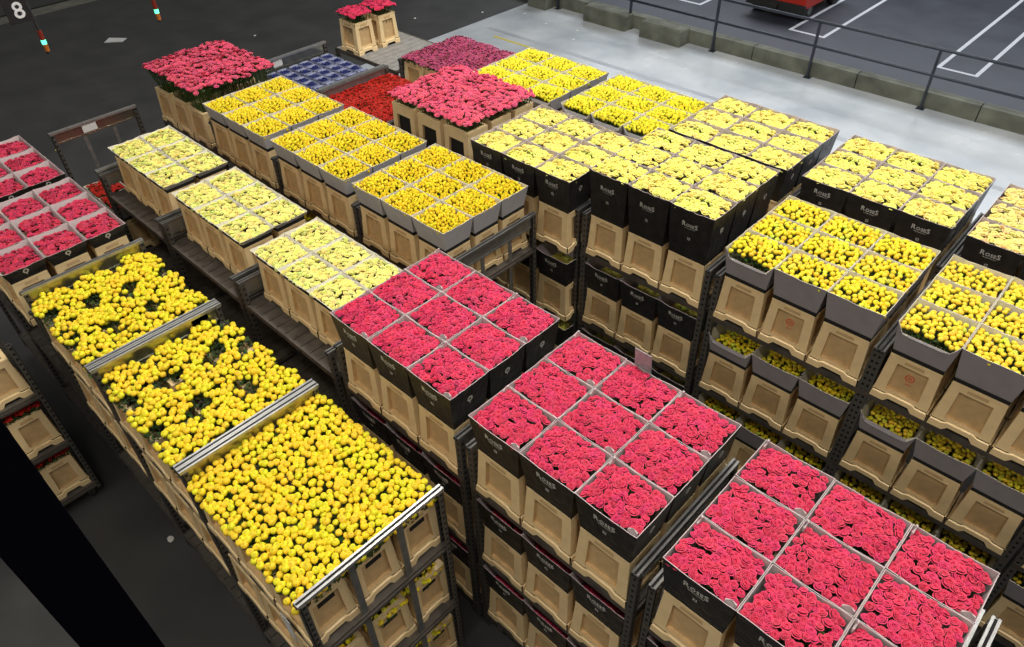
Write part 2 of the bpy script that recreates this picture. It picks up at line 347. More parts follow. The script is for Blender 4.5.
FLOWER = dict(crimson=('rose_bunch', 'crimson roses', 'roses'), magenta=('rose_bunch', 'magenta roses', 'roses'), coral=('rose_bunch', 'coral pink roses', 'roses'),
              purple=('carnation_bunch', 'purplish pink carnations', 'carnations'), lemon=('rose_bunch', 'pale lemon roses', 'roses'), cream=('rose_bunch', 'pale yellow roses', 'roses'),
              peach=('rose_bunch', 'pale peachy yellow roses', 'roses'), gold=('tulip_bunch', 'golden yellow tulips', 'tulips'), bright=('tulip_bunch', 'bright yellow tulips', 'tulips'),
              openbud=('rosebud_bunch', 'round yellow rosebuds', 'rosebuds'), bud=('rosebud_bunch', 'round yellow rosebuds', 'rosebuds'), amber=('rosebud_bunch', 'amber yellow rosebuds', 'rosebuds'), redmix=('carnation_bunch', 'small red carnations', 'carnations'), navy=('hyacinth_bunch', 'navy blue hyacinths', 'hyacinths'))

# ------------------------------------------------------------- crates and sleeves
PU, PV = 0.4267, 0.3533                   # bucket pitch along and across a trolley
CH = 0.43
def crate_mesh(kind='panel', H=CH, red=False):
    """tapering stacking bucket: wide arched foot, framed sides with a sunk panel, open top"""
    b = MB(); b0 = (.200, .164); t0 = (.178, .144)
    sides = [((1, 0), (0, -1)), ((0, 1), (1, 0)), ((-1, 0), (0, 1)), ((0, -1), (-1, 0))]   # tangent, normal
    for (tx, ty), (nx, ny) in sides:
        def P(s, t, off):
            hw = (b0[0] * (1 - t) + t0[0] * t) if tx else (b0[1] * (1 - t) + t0[1] * t)
            hn = (b0[1] * (1 - t) + t0[1] * t) if tx else (b0[0] * (1 - t) + t0[0] * t)
            n = hn + off
            return (tx * s * hw + nx * n, ty * s * hw + ny * n, t * H)
        def q(s0, s1, t0_, t1_, o=0, mi=0): b.quad(P(s0, t0_, o), P(s1, t0_, o), P(s1, t1_, o), P(s0, t1_, o), mi)
        A, B_, T0, T1 = .61, .61, .245, .835
        # posts, top band
        q(-1, -A, .16, 1); q(A, 1, .16, 1); q(-A, A, T1, 1); q(-A, A, .17, T0)
        # sunk panel with its reveals
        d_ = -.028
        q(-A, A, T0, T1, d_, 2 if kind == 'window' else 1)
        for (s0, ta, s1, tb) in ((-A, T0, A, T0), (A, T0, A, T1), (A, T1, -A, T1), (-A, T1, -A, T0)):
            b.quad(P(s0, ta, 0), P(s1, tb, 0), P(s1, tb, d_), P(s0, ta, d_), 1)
        if kind == 'handle': q(-.34, .46, .64, .80, d_ + .003, 2)
        if kind != 'window': b.quad(P(-.40, .875, .002), P(.40, .875, .002), P(.36, .935, .002), P(-.36, .935, .002), 1)
        # foot flange with arch
        o = .005
        pts = [(-1.0, 0), (-.52, 0), (-.36, .085), (.36, .085), (.52, 0), (1.0, 0), (1.0, .13), (.62, .13), (.42, .17), (-.42, .17), (-.62, .13), (-1.0, .13)]
        vs = [P(s * (1.0 if abs(s) < 1 else 1.02), t, o + .006) for s, t in pts]
        b.add(vs, [(0, 1, 10, 11), (1, 2, 9, 10), (2, 3, 8, 9), (3, 4, 7, 8), (4, 5, 6, 7)], 0)
        top = [6, 7, 8, 9, 10, 11]
        b.add([P(pts[i][0], pts[i][1], o + .006) for i in top] + [P(pts[i][0], pts[i][1] + .012, 0) for i in top], [(i, i + 1, i + 7, i + 6) for i in range(5)], 0)
        q(-1, 1, .0, .165, -.012, 2)
        # inner wall and rim
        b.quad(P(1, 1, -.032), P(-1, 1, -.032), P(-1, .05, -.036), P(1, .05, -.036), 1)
        b.quad(P(-1, 1, 0), P(1, 1, 0), P(.82, 1, -.032), P(-.82, 1, -.032), 0)
        q(-1, 1, .955, 1.0, .004, 0); b.quad(P(-1, 1, .004), P(1, 1, .004), P(1, 1, -.001), P(-1, 1, -.001), 0); b.quad(P(-1, .955, 0), P(1, .955, 0), P(1, .955, .004), P(-1, .955, .004), 0)
        if red and ny == -1:
            for k in range(14):
                a0 = k * 2 * math.pi / 14; a1 = a0 + 2 * math.pi / 14; c = (0.0, .60)
                f = lambda a, r: P(c[0] + r * math.cos(a) * .18, c[1] + r * math.sin(a) * .075, d_ + .002)
                b.quad(f(a0, 1), f(a1, 1), f(a1, .78), f(a0, .78), 3)
                if k % 3 == 0: b.quad(f(a0, .45), f(a1 + .4, .5), f(a1, .1), f(a0, .1), 3)
            b.quad(P(-.1, .46, d_ + .002), P(.12, .46, d_ + .002), P(.12, .475, d_ + .002), P(-.1, .475, d_ + .002), 3)
    b.quad((-.19, -.15, .03), (.19, -.15, .03), (.19, .15, .03), (-.19, .15, .03), 2)
    return b.mesh('crate_body', [M_crate, M_crate_shaded, M_dark, M_red])
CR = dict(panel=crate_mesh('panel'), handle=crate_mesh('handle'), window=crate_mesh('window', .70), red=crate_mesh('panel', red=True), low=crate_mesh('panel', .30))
def sleeve_mesh(out, inn, h, band=.02, notch=False, seed=0, tw=.2118, td=.1750, flap=0):
    rnd = random.Random(seed); b = MB(); NB = 8
    bw, bd = .180, .146
    if band:
        for (x0, x1, y0, y1) in ((-bw, bw, -bd, -bd + .004), (-bw, bw, bd - .004, bd), (-bw, -bw + .004, -bd, bd), (bw - .004, bw, -bd, bd)): b.box(x0, x1, y0, y1, 0, band + .002, 2)
    ring = []
    for s in range(4):
        for k in range(NB):
            t = k / NB * 2 - 1
            ring.append((s, t))
    def pos(s, t, lev, inner):
        f = lev; W = bw + (tw - bw) * f; D = bd + (td - bd) * f; e = .004 if inner else 0; W -= e; D -= e
        W += .004 * (0 if lev < 1 else 0)
        bow = 0
        W2, D2 = W - bow, D - bow
        x, y = [(t * W, -D2), (W2, t * D), (-t * W, D2), (-W2, -t * D)][s]
        z = band + (h - band) * f
        if lev == 1: z += wob[(s, round(t, 3))]
        return (x, y, z)
    wob = {}
    for s, t in ring: wob[(s, round(t, 3))] = rnd.uniform(-.004, .004) - (.008 * (1 - t * t))
    if notch:
        for s, t in ring:
            if s == 0 and abs(t) < .8: wob[(s, round(t, 3))] = -min(.10, h * .45) if abs(t) < .6 else -min(.09, h * .4)
    levs = (0, .33, .66, 1.0); n = len(ring)
    for inner in (0, 1):
        vs = [pos(s, t, l, inner) for l in levs for s, t in ring]
        fs = []
        for i in range(3):
            for k in range(n):
                f = (i * n + k, i * n + (k + 1) % n, (i + 1) * n + (k + 1) % n, (i + 1) * n + k)
                fs.append(tuple(reversed(f)) if inner else f)
        b.add(vs, fs, 1 if inner else 0)
    vs = [pos(s, t, 1.0, 0) for s, t in ring] + [pos(s, t, 1.0, 1) for s, t in ring]
    b.add(vs, [(k, (k + 1) % n, n + (k + 1) % n, n + k) for k in range(n)], 1)
    if flap:      # folded lining tongues standing at one corner
        for (x, y, dx, dy) in ((-tw + .012, td - .06, 0, .055), (tw - .07, -td + .012, .06, 0)):
            b.add([(x, y, h - .03), (x + dx, y + dy, h - .03), (x + dx, y + dy, h + .018), (x + dx / 2 + (.012 if dy else 0), y + dy / 2 + (.012 if dx else 0), h + .026), (x, y, h + .006),
                   (x + (.012 if dy else 0), y + (.012 if dx else 0), h - .03), (x + dx + (.012 if dy else 0), y + dy + (.012 if dx else 0), h - .03), (x + dx + (.012 if dy else 0), y + dy + (.012 if dx else 0), h + .016), (x + (.012 if dy else 0), y + (.012 if dx else 0), h + .004)],
                  [(0, 1, 2, 3, 4), (8, 7, 6, 5), (4, 3, 8), (3, 2, 7), (3, 7, 8), (1, 6, 7, 2), (0, 4, 8, 5)], 1)
    return b.mesh('sleeve', [out, inn, M_dark])
def text_mesh():
    b = MB(); x = 0; out = []
    for ch, s in (('R', 1.0), ('O', .68), ('S', .68), ('E', .68), ('S', 1.0)):
        cu = bpy.data.curves.new('t', 'FONT'); cu.body = ch; cu.size = .062 * s; cu.extrude = .0006; cu.resolution_u = 2; cu.offset = .0005
        o = bpy.data.objects.new('t', cu); COL.objects.link(o); bpy.context.view_layer.update()
        me = bpy.data.meshes.new_from_object(o.evaluated_get(bpy.context.evaluated_depsgraph_get()))
        xs = [v.co.x for v in me.vertices]; x0, x1 = min(xs), max(xs)
        b.add([(v.co.x - x0 + x, v.co.y, v.co.z) for v in me.vertices], [tuple(p.vertices) for p in me.polygons])
        x += x1 - x0 + .005; bpy.data.objects.remove(o); bpy.data.meshes.remove(me)
    b.v = [(p[0] - x / 2, p[1], p[2]) for p in b.v]
    # thin line under the word
    b.box(-.05, .05, -.016, -.0145, 0, .0012)
    return b
LET = text_mesh().mesh('lettering', M_print)
def emblem_mesh():
    b = MB()
    for i in range(3):
        for j in range(3):
            if (i, j) != (1, 1): b.box(-.012 + i * .009, -.006 + i * .009, -.012 + j * .009, -.006 + j * .009, 0, .001)
    return b.mesh('emblem', M_print)
EMB = emblem_mesh()
def ring_mesh():
    b = MB(); n = 16
    for k in range(n):
        a0, a1 = 2 * math.pi * k / n, 2 * math.pi * (k + 1) / n
        b.add([(r * math.cos(a), r * math.sin(a), z) for z in (0, .001) for a, r in ((a0, .024), (a1, .024), (a1, .012), (a0, .012))], [(4, 5, 6, 7), (0, 3, 2, 1), (0, 1, 5, 4), (2, 3, 7, 6)])
    b.box(-.004, .004, -.040, -.024, 0, .001)
    return b.mesh('ring_logo', M_print)
RING = ring_mesh()
SLV = {}
def get_sleeve(style, h, notch=False, flap=0):
    key = (style, round(h, 3), notch, flap)
    if key not in SLV:
        o, i = dict(black=(M_black, M_inner), grey=(M_grey, M_innerw), light=(M_lgrey, M_innerw), magenta=(M_black, M_inner))[style]
        SLV[key] = sleeve_mesh(o, i, h, .035 if style in ('grey', 'light') else .012, notch, len(SLV), flap=flap)
    return SLV[key]
def on_face(name, me, parent, h, t, side, off=.0):
    """lay a flat printed piece on the outside of a flared sleeve wall"""
    if side == 'front': ang = math.atan2(.1750 - .146, h); y = -(.146 + (.1750 - .146) * t) - .0016
    else: ang = math.atan2(.2118 - .180, h); y = -(.180 + (.2118 - .180) * t) - .0016
    o = link(name, me, parent)
    Rm = Matrix.Rotation(math.pi / 2 - 0 + ang, 4, 'X'); Mx = Matrix.Translation((off, y, h * t)) @ Rm
    if side != 'front': Mx = Matrix.Rotation(math.pi / 2, 4, 'Z') @ Mx
    o.matrix_local = Mx; return o

NBK = 0
def bucket(x, y, z, style, h, crate, lab, group, notch=False, flap=0, mark=None, name='flower_bucket'):
    t = tag(link(name, None, loc=(x, y, z)), lab, 'bucket', group)
    link('crate_body', CR[crate], t)
    H = {'window': .70, 'low': .30}.get(crate, CH)
    if style:
        s = link('sleeve' if style in ('black', 'magenta') else 'collar', get_sleeve(style, h, notch, flap), t, (0, 0, H - .0))
        if mark and 'front' in mark:
            on_face('lettering', LET, s, h, .66, 'front'); on_face('emblem', EMB, s, h, .42, 'front')
        if mark and 'side' in mark: on_face('logo', RING, s, h, .62, 'side')
        if mark and 'ring' in mark: on_face('logo', RING, s, h, .55, 'front')
    return t
def bunch(x, y, z, kind, var, lab, group, w=.185, d=.150, depth=.30, indiv=False, holes=(), spread=1.0, zr=.006, rz=0, kd=0):
    nm, _, cat = FLOWER[kind]
    me, lv, pts, zs = bunch_meshes(kind, var, w, d, depth, holes, spread, zr, kd)
    if not indiv:
        o = tag(link(nm, me, loc=(x, y, z), rz=rz), lab, cat, group); link('leaves', lv, o); return o
    o = tag(link(nm, None, loc=(x, y, z), rz=rz), lab, cat, group); link('leaves', lv, o)
    HV = head_variants(kind); K = KINDS[kind]; rnd = random.Random(str(var))
    part = {'rose': 'bloom', 'bud': 'bud', 'tulip': 'bloom'}[K['f']]
    for (px, py), pz in zip(pts, zs):
        q = bpy.data.objects.new(part, rnd.choice(HV)); COL.objects.link(q); q.parent = o
        q.matrix_local = hmat(px, py, pz) @ Matrix.Scale(rnd.uniform(.88, 1.1), 4)
    return o

# ------------------------------------------------------------- trolleys
def trolley_parts(light=False, rail=True, gal=(0, 0), plate=(1, 1), top=2.48, TL=.69, TW=.53, shelves=(2.07, 1.21, .35)):
    P = {}
    for sx in (-1, 1):
        for sy in (-1, 1):
            b = MB(); X0, X1 = sorted((sx * (TL - .055), sx * (TL - .001))); Y0, Y1 = sorted((sy * (TW - .045), sy * (TW - .005)))
            # U channel: web and two lips
            b.box(X0, X1, *sorted((sy * (TW - .010), sy * (TW - .005))), .15, top); b.box(*sorted((sx * (TL - .006), sx * (TL - .001))), Y0, Y1, .15, top); b.box(*sorted((sx * (TL - .055), sx * (TL - .050))), Y0, Y1, .15, top)
            P.setdefault('upright', []).append(b.mesh('upright', M_perf))
    for sx in (-1, 1):
        if rail:
            b = MB(); Xa, Xb = sorted((sx * (TL - .050), sx * (TL - .004)))
            b.box(Xa, Xb, -TW - .005, TW + .005, top, top + .016); b.box(Xa, Xa + .015, -TW - .005, TW + .005, top + .016, top + .026); b.box(Xb - .015, Xb, -TW - .005, TW + .005, top + .016, top + .026); b.box(Xa + .015, Xb - .015, -TW, TW, top + .016, top + .0175, 1)
            for sy in (-1, 1):
                for q in (0, 1):
                    y0, y1 = sorted((sy * (TW + .005), sy * (TW + .012))); b.box(Xa + .004 + q * .021, Xa + .021 + q * .021, y0, y1, top + .004, top + .018, 1)
            P.setdefault('top_rail', []).append(b.mesh('top_rail', [M_gal if gal[(sx + 1) // 2] else M_rail_shaded, M_dark]))
            Xc = sx * (TL - .030); b = MB()
            if plate[(sx + 1) // 2]: b.box(Xc - .004, Xc + .004, -TW + .045, TW - .045, top - .115, top)
            if plate[(sx + 1) // 2]:
                b.box(Xc - .010, Xc + .010, -TW + .045, TW - .045, top - .125, top - .110)
                P.setdefault('end_plate', []).append(b.mesh('end_plate', M_shiny if gal[(sx + 1) // 2] else M_plate))
            for yy in (-.17, .19):
                b = MB(); b.box(Xc - .005, Xc + .005, yy - .022, yy + .022, .36, top - (.125 if plate[(sx + 1) // 2] else 0)); P.setdefault('end_bar', []).append(b.mesh('end_bar', M_plate))
    for z in shelves:
        b = MB(); n = 11; wdt = (2 * TL - .03) / n
        for k in range(n):
            x0 = -TL + .015 + k * wdt; b.box(x0 + .004, x0 + wdt - .004, -TW + .02, TW - .02, z - .022, z)
        b.box(-TL + .006, TL - .006, -TW + .004, -TW + .02, z - .05, z + .004, 1); b.box(-TL + .006, TL - .006, TW - .02, TW - .004, z - .05, z + .004, 1)
        for xx in (-TL + .006, TL - .026): b.box(xx, xx + .02, -TW + .02, TW - .02, z - .05, z - .024, 1)
        b.box(-TL + .03, TL - .03, -.02, .02, z - .05, z - .024, 1)
        P.setdefault('shelf', []).append(b.mesh('shelf', [M_slatl if light else M_slat, M_beam]))
    for sx in (-1, 1):
        for sy in (-1, 1):
            b = MB(); cx, cy = sx * (TL - .12), sy * (TW - .10)
            b.tube((cx, cy - .02, .075), (cx, cy + .02, .075), .075, 16); b.box(cx - .03, cx + .03, cy - .032, cy - .024, .05, .17, 1); b.box(cx - .03, cx + .03, cy + .024, cy + .032, .05, .17, 1); b.box(cx - .05, cx + .05, cy - .05, cy + .05, .165, max(.17, min(shelves) - .05), 1)
            P.setdefault('castor', []).append(b.mesh('castor', [M_rub, M_plate]))
    return P
TP = {}
def trolley(cx, cy, lab, **kw):
    key = tuple(sorted(kw.items()))
    if key not in TP: TP[key] = trolley_parts(**kw)
    t = tag(link('flower_trolley', None, loc=(cx, cy, 0)), lab, 'trolley')
    for nm, L in TP[key].items():
        for me in L: link(nm, me, t)
    return t

PLACE = {(0, 0): 'left corner', (1, 0): 'lower-left side', (2, 0): 'bottom corner', (0, 1): 'upper-left side', (1, 1): 'centre', (2, 1): 'lower-right side',
         (0, 2): 'top corner', (1, 2): 'upper-right side', (2, 2): 'right corner'}
PL2 = {(0, 0): 'left corner', (1, 0): 'lower-left side', (2, 0): 'bottom corner', (0, 1): 'top corner', (1, 1): 'upper-right side', (2, 1): 'right corner'}
VAR = {'n': 0}
BASE = 2.071
def load(name, u0, v0, style, topz, kind, crate='panel', nv=3, base=2.071, indiv=False, drop=.02, low=0, mark=True, notch=(), holes=None, spread=1.0, zr=.006, nvar=3, wd=None, flap=0, peach=(), reds=(), lowred=(), only=None, over=None, lownotch=(), lowz=1.211):
    """fill a trolley's top shelf with 3 x nv buckets and bunches; low = number of lower layers on the v- side"""
    BASE = base; zt = FL + topz; H = {'window': .70, 'low': .30}.get(crate, CH)
    h = zt - BASE - H
    desc = {'black': 'black-sleeved bucket', 'magenta': 'black-sleeved bucket', 'grey': 'grey-collared bucket', 'light': 'light-collared bucket', None: 'open cream bucket'}[style]
    _, fl, _ = FLOWER[kind]
    for i in range(3):
        for j in range(nv):
            if only and (i, j) not in only: continue
            x = u0 + (i + .5) * PU; y = v0 + (j + .5) * PV; pl = (PLACE if nv == 3 else PL2)[(i, j)]
            mk = ''
            if style == 'black' and mark: mk = ('front' if j == 0 else '') + ('side' if i == 2 else '')
            if style == 'magenta' and i == 2: mk = 'side'
            cr = 'red' if (i, j) in reds else crate
            bucket(x, y, BASE, style, h, cr, '%s at the %s of the %s' % (desc, pl, name),
                   'buckets on the ' + name, (i, j) in notch, flap if (i + j) % 2 == 0 else 0, mk)
            ww, dd = wd if wd else ((.2095 - KINDS[kind]['r'], .173 - KINDS[kind]['r']) if style else (.190, .155))
            v = VAR['n'] = VAR['n'] + 1
            kk = 'peach' if (i, j) in peach else kind
            if over and (i, j) in over: kk = over[(i, j)]
            hs = holes(i, j) if holes else ()
            bz = zt - drop
            depth = min(.62, bz - BASE - .05)
            bunch(x, y, bz, kk, (name, i, j) if (indiv or holes) else v % nvar, '%s at the %s of the %s' % (FLOWER[kk][1], pl, name), FLOWER[kk][1] + ' on the ' + name,
                  ww, dd, round(depth, 1), indiv, hs, spread, zr, 0 if (indiv or holes or v % 2) else math.pi, 0 if style else round(-drop, 3))
    for L in range(low):
        zb = (lowz, .351)[L]
        for i in range(3):
            x = u0 + (i + .5) * PU; y = v0 + .5 * PV; wh = ('left', 'middle', 'right')[i]; lay = ('second', 'third')[L]
            hh = min(.24 if style != 'black' else .31, h)
            bucket(x, y, zb, style, hh, 'panel', '%s, %s of three, %s shelf of the %s' % (desc, wh, lay, name), 'lower buckets under the ' + name, i in lownotch and L == 0, 0, 'front' if style == 'black' else '')
            v = VAR['n'] = VAR['n'] + 1
            bunch(x, y, zb + CH + (hh - (.20 if hh > .26 else .16) if style else -.09), kind, v % nvar, '%s, %s bucket, %s shelf of the %s' % (fl, wh, lay, name), 'lower %s under the %s' % (fl, name), (.178 - KINDS[kind]['r']) if style else .150, (.144 - KINDS[kind]['r']) if style else .118, .3, False, (), spread, zr)
ROWS = dict(Z=-.75, A=.57, B=1.95, C=3.28, D=4.60, E=5.91)
def cy(r): return ROWS[r] + .53

# ---- row B: crimson roses in the foreground
trolley(-.27, cy('B'), 'galvanised trolley under the foremost black-sleeved crimson roses at the bottom right', gal=(0, 1))
load('foremost crimson trolley', -.91, 1.95, 'black', -3.38, 'crimson', indiv=True, low=2, drop=.035, flap=1)
trolley(-1.71, cy('B'), 'galvanised trolley under the middle black-sleeved crimson roses')
load('middle crimson trolley', -2.35, 1.95, 'black', -3.38, 'crimson', indiv=True, low=2, drop=.035, flap=1)
trolley(-3.15, cy('B'), 'galvanised trolley under the farthest black-sleeved crimson roses')
load('farthest crimson trolley', -3.79, 1.95, 'black', -3.36, 'crimson', low=2, drop=.035, flap=1, nvar=4)
trolley(1.137, cy('B'), 'trolley whose shiny top rail shows at the bottom right edge', gal=(1, 1))
# ---- row B: pale lemon, six buckets each, an empty shelf strip at the left
for u0, nm in ((-5.29, 'nearest lemon trolley'), (-6.72, 'middle lemon trolley'), (-8.15, 'farthest lemon trolley')):
    trolley(u0 + .64, cy('B'), 'trolley with a bare strip of worn shelf beside six buckets, the ' + nm, top=2.30)
    load(nm, u0, 2.13, 'light', -3.61, 'lemon', nv=2, drop=.04)
# ---- row C: golden tulips and pink
for u0, nm, tz in ((-5.31, 'nearest golden trolley', -3.46), (-6.72, 'middle golden trolley', -3.48), (-8.14, 'farthest golden trolley', -3.50)):
    trolley(u0 + .67, cy('C') + .01, 'grey steel trolley carrying nine collared buckets of golden tulips, the ' + nm, top=2.44)
    load(nm, u0, 3.27, 'light', tz, 'gold', drop=.05, low=1, nvar=4)
trolley(-8.90, cy('C'), 'trolley under the tall uncollared pink roses at far left', rail=False, top=2.1)
load('tall pink trolley', -9.55, 3.27, None, -3.63, 'coral', drop=-.20, wd=(.212, .176), zr=.022)
# ---- row D
trolley(-.13, cy('D'), 'steel trolley under the amber rosebuds at the right edge')
load('right edge rosebud trolley', -.77, 4.60, 'grey', -3.40, 'amber', low=2, drop=.06, notch=((0, 0),), reds=((0, 0),), nvar=4, lownotch=(0,))
trolley(-1.49, cy('D'), 'steel trolley under the nine grey-collared yellow rosebud buckets right of centre')
load('right of centre rosebud trolley', -2.14, 4.60, 'grey', -3.41, 'bud', low=2, drop=.05, notch=((0, 0),), reds=((1, 0),), nvar=4, lownotch=(0,))
trolley(-2.91, cy('D'), 'steel trolley under the taller black-sleeved pale yellow roses at centre')
load('central pale rose trolley', -3.55, 4.60, 'black', -3.22, 'cream', low=2, drop=.03, nvar=4)
trolley(-4.33, cy('D'), 'steel trolley under pale yellow roses behind the orphan end frame')
load('left pale rose trolley', -4.93, 4.46, 'black', -3.34, 'cream', low=2, drop=.05, nvar=4)
trolley(-5.73, cy('D'), 'trolley under the big dome of coral pink roses', rail=False, top=2.1)
load('coral dome trolley', -6.40, 4.60, None, -3.43, 'coral', crate='window', drop=-.085, wd=(.197, .162), zr=.014)
trolley(-7.115, cy('D'), 'low-loaded trolley of small red carnations beside the golden tulips')
load('red carnation trolley', -7.75, 4.60, None, -3.83, 'redmix', crate='low', drop=-.03, wd=(.214, .178))
trolley(-8.50, cy('D'), 'grey steel trolley with raised end rails holding navy blue hyacinths', light=True, gal=(1, 1))
trolley(1.27, cy('D'), 'steel trolley at the far right edge, mostly outside the photo')
load('far right rosebud trolley', .63, 4.60, 'grey', -3.40, 'amber', low=2, drop=.06, only=((0, 0), (0, 1)))
# ---- row E
trolley(-.14, cy('E'), 'trolley under the peachy yellow roses at the right edge of the photo')
load('right edge peach rose trolley', -.78, 5.91, 'black', -3.35, 'peach', drop=.04, nvar=4)
trolley(-1.53, cy('E'), 'trolley under nine black-sleeved pale yellow roses by the pale floor, second from right')
load('second pale rose trolley from right', -2.17, 5.91, 'black', -3.34, 'cream', drop=.04, nvar=4)
trolley(-2.95, cy('E'), 'trolley under nine black-sleeved pale yellow roses by the pale floor, left of the other')
load('third pale rose trolley from right', -3.59, 5.91, 'black', -3.34, 'cream', drop=.05, nvar=4)
trolley(-4.36, cy('E'), 'trolley under bright yellow tulips left of the pale roses by the pale floor')
load('nearer bright tulip trolley', -5.0, 5.91, 'light', -3.48, 'bright', drop=.05, notch=((0, 0), (1, 0), (2, 0)), nvar=4)
trolley(-5.79, cy('E'), 'trolley under bright yellow tulips beside the coral dome', rail=False, top=2.1)
load('farther bright tulip trolley', -6.42, 5.91, 'light', -3.50, 'bright', drop=.05, notch=((2, 0),), nvar=4)
trolley(-7.17, cy('E'), 'trolley under the flat bed of purplish pink carnations', )
load('purple carnation trolley', -7.80, 5.91, None, -3.72, 'purple', drop=-.05, wd=(.200, .165))
trolley(-8.65, cy('E'), 'grey slatted platform trolley, bare but for two cream crates', light=True, rail=False, top=2.29, shelves=(2.30, 1.3, .35))
for k, yy in enumerate((6.10, 6.52)):
    BB = BASE; lab = ('left', 'right')[k]
    bucket(-8.98, yy, 2.301, None, .1, 'panel', 'open cream crate, %s of the pair on the bare slatted platform' % lab, 'pair of crates on the platform')
    bunch(-8.98, yy, 2.301 + CH + .09, 'crimson', 'pf%d' % k, 'deep red roses in the %s crate of the pair on the slatted platform' % lab, 'deep red roses on the platform', .20, .165, .4)
# blue hyacinths: a moulded tray of pale pockets with dark clusters
M_tray = mat('pale_blue_tray', (0.20, 0.22, 0.33), 0.5, noise=0.15, nscale=20)
def tray_cell():
    """a tub with four flared paper-thin pockets, dark flower heads standing in each"""
    b = MB(); n = 16
    for cx in (-.1, .1):
        for cy_ in (-.084, .084):
            for k in range(n):
                a0, a1 = 2 * math.pi * k / n, 2 * math.pi * (k + 1) / n
                p = lambda a, r, z: (cx + .098 * r * math.cos(a) / max(abs(math.cos(a)), abs(math.sin(a))) ** .6, cy_ + .082 * r * math.sin(a) / max(abs(math.cos(a)), abs(math.sin(a))) ** .6, z)
                for (r0, z0, r1, z1) in ((1.0, .265, .95, .285), (.95, .285, .72, .255), (.72, .255, .60, .04), (.66, .0, 1.0, .265)):
                    b.quad(p(a0, r0, z0), p(a1, r0, z0), p(a1, r1, z1), p(a0, r1, z1))
    b.box(-.17, .17, -.14, .14, 0, .04)
    return b.mesh('pot_body', M_tray, False)
TC = tray_cell()
def pocket_bunch():
    b = MB(); pts = []
    for cx in (-.1, .1):
        for cy_ in (-.084, .084):
            for x, y in points(.074, .061, .0165): pts.append((cx + x, cy_ + y))
    for x, y in pts: head(b, KINDS['navy'], hmat(x, y, random.uniform(-.008, .008)))
    return b.mesh('navy_blooms', M_petal, True), leaves_mesh('leaves', pts, [0] * len(pts), .2, .16, .14)
PB = pocket_bunch()
for i in range(3):
    for j in range(3):
        x = -9.13 + (i + .5) * PU; y = 4.60 + (j + .5) * PV; pl = PLACE[(i, j)]
        tag(link('hyacinth_tub', TC, loc=(x, y, BASE)), 'pale blue four-pocket tub at the %s of the navy hyacinth trolley' % pl, 'tub', 'pale blue tubs on the hyacinth trolley')
        o = tag(link('hyacinth_bunch', PB[0], loc=(x, y, BASE + .245), rz=math.pi * ((i + j) % 2)), 'navy blue hyacinths at the %s of the hyacinth trolley' % pl, 'hyacinths', 'navy hyacinths'); link('leaves', PB[1], o)
# ---- row A
def gaps(seed, n, rr):
    def f(i, j):
        r = random.Random(seed * 31 + i * 7 + j); return [(r.choice((-1, 1)) * r.uniform(.10, .20), r.choice((-1, 1)) * r.uniform(.07, .16), r.uniform(*rr)) for _ in range(n)]
    return f
for u0, nm, sd, n, rr in ((-3.61, 'nearest open yellow trolley', 3, 1, (.02, .04)), (-4.98, 'middle open yellow trolley', 5, 3, (.05, .085)), (-6.36, 'farthest open yellow trolley', 9, 2, (.04, .07))):
    trolley(u0 + .655, cy('A') + .0, 'steel trolley with bright end rails, the ' + nm, shelves=(1.87, 1.10, .35), gal=(1, 1), top=2.45, plate=(1, 0) if sd == 3 else (1, 1))
    load(nm, u0 + .01, .57, None, -3.90, 'openbud', crate='handle', base=1.871, drop=-.045, indiv=True, holes=gaps(sd, n, rr), zr=.020, wd=(.208, .173), low=1, lowz=1.101)
# the nearest trolley also shows its lower end buckets
for L, zb in ((0, 1.101), (1, .351)):
    for j in range(3):
        if (j == 0 and L == 0): continue
        wh = ('left', 'middle', 'right')[j]; lay = ('second', 'third')[L]
        bucket(-3.61 + 2.5 * PU, .58 + (j + .5) * PV, zb, None, .1, 'handle', 'cream bucket, %s one behind the end bars, %s shelf of nearest yellow trolley' % (wh, lay), 'end buckets of the nearest yellow trolley')
        VAR['n'] += 1
        bunch(-3.61 + 2.5 * PU, .58 + (j + .5) * PV, zb + CH - .05, 'bud', VAR['n'] % 3, 'yellow rosebuds, %s one behind the end bars, %s shelf of nearest yellow trolley' % (wh, lay), 'end bunches of the nearest yellow trolley', .19, .155, .3)
for u0, nm, tz, c in ((-7.74, 'nearer magenta trolley', -3.57, -7.105), (-9.12, 'farther magenta trolley', -3.57, -8.49)):
    trolley(c, cy('A') - .01, 'trolley at the left edge under black-sleeved magenta roses, the ' + nm, top=2.2)
    load(nm, u0, .52, 'magenta', tz, 'magenta', drop=.06, wd=(.168, .134), nvar=4)
# ---- row Z, partly behind the dark column
trolley(-6.98, cy('Z') + .0, 'dark steel trolley of red roses at the left edge beyond the black column', rail=False, top=2.1, shelves=(1.52, .87, .225))
for L, zb in enumerate((.871, .226)):
    for j in (1, 2):
        wh = ('inner', 'outer')[j - 1]; lay = ('upper', 'lower')[L]
        bucket(-7.62 + 2.5 * PU, -.80 + (j + .5) * PV, zb + .0, None, .1, 'panel', 'cream bucket, %s one on the %s shelf of the trolley by the black column' % (wh, lay), 'buckets by the black column')
        bunch(-7.62 + 2.5 * PU, -.80 + (j + .5) * PV, zb + CH + .06, 'redmix', 'rz%d' % (j + 2 * L), 'red roses in the %s bucket of the %s shelf by the black column' % (wh, lay), 'red roses by the black column', .19, .155, .3)
for j in (1, 2):
    wh = ('inner', 'outer')[j - 1]
    bucket(-7.62 + 2.5 * PU, -.80 + (j + .5) * PV, 1.521, None, .1, 'panel', 'cream bucket, %s one on the top shelf of the trolley by the black column' % wh, 'buckets by the black column')
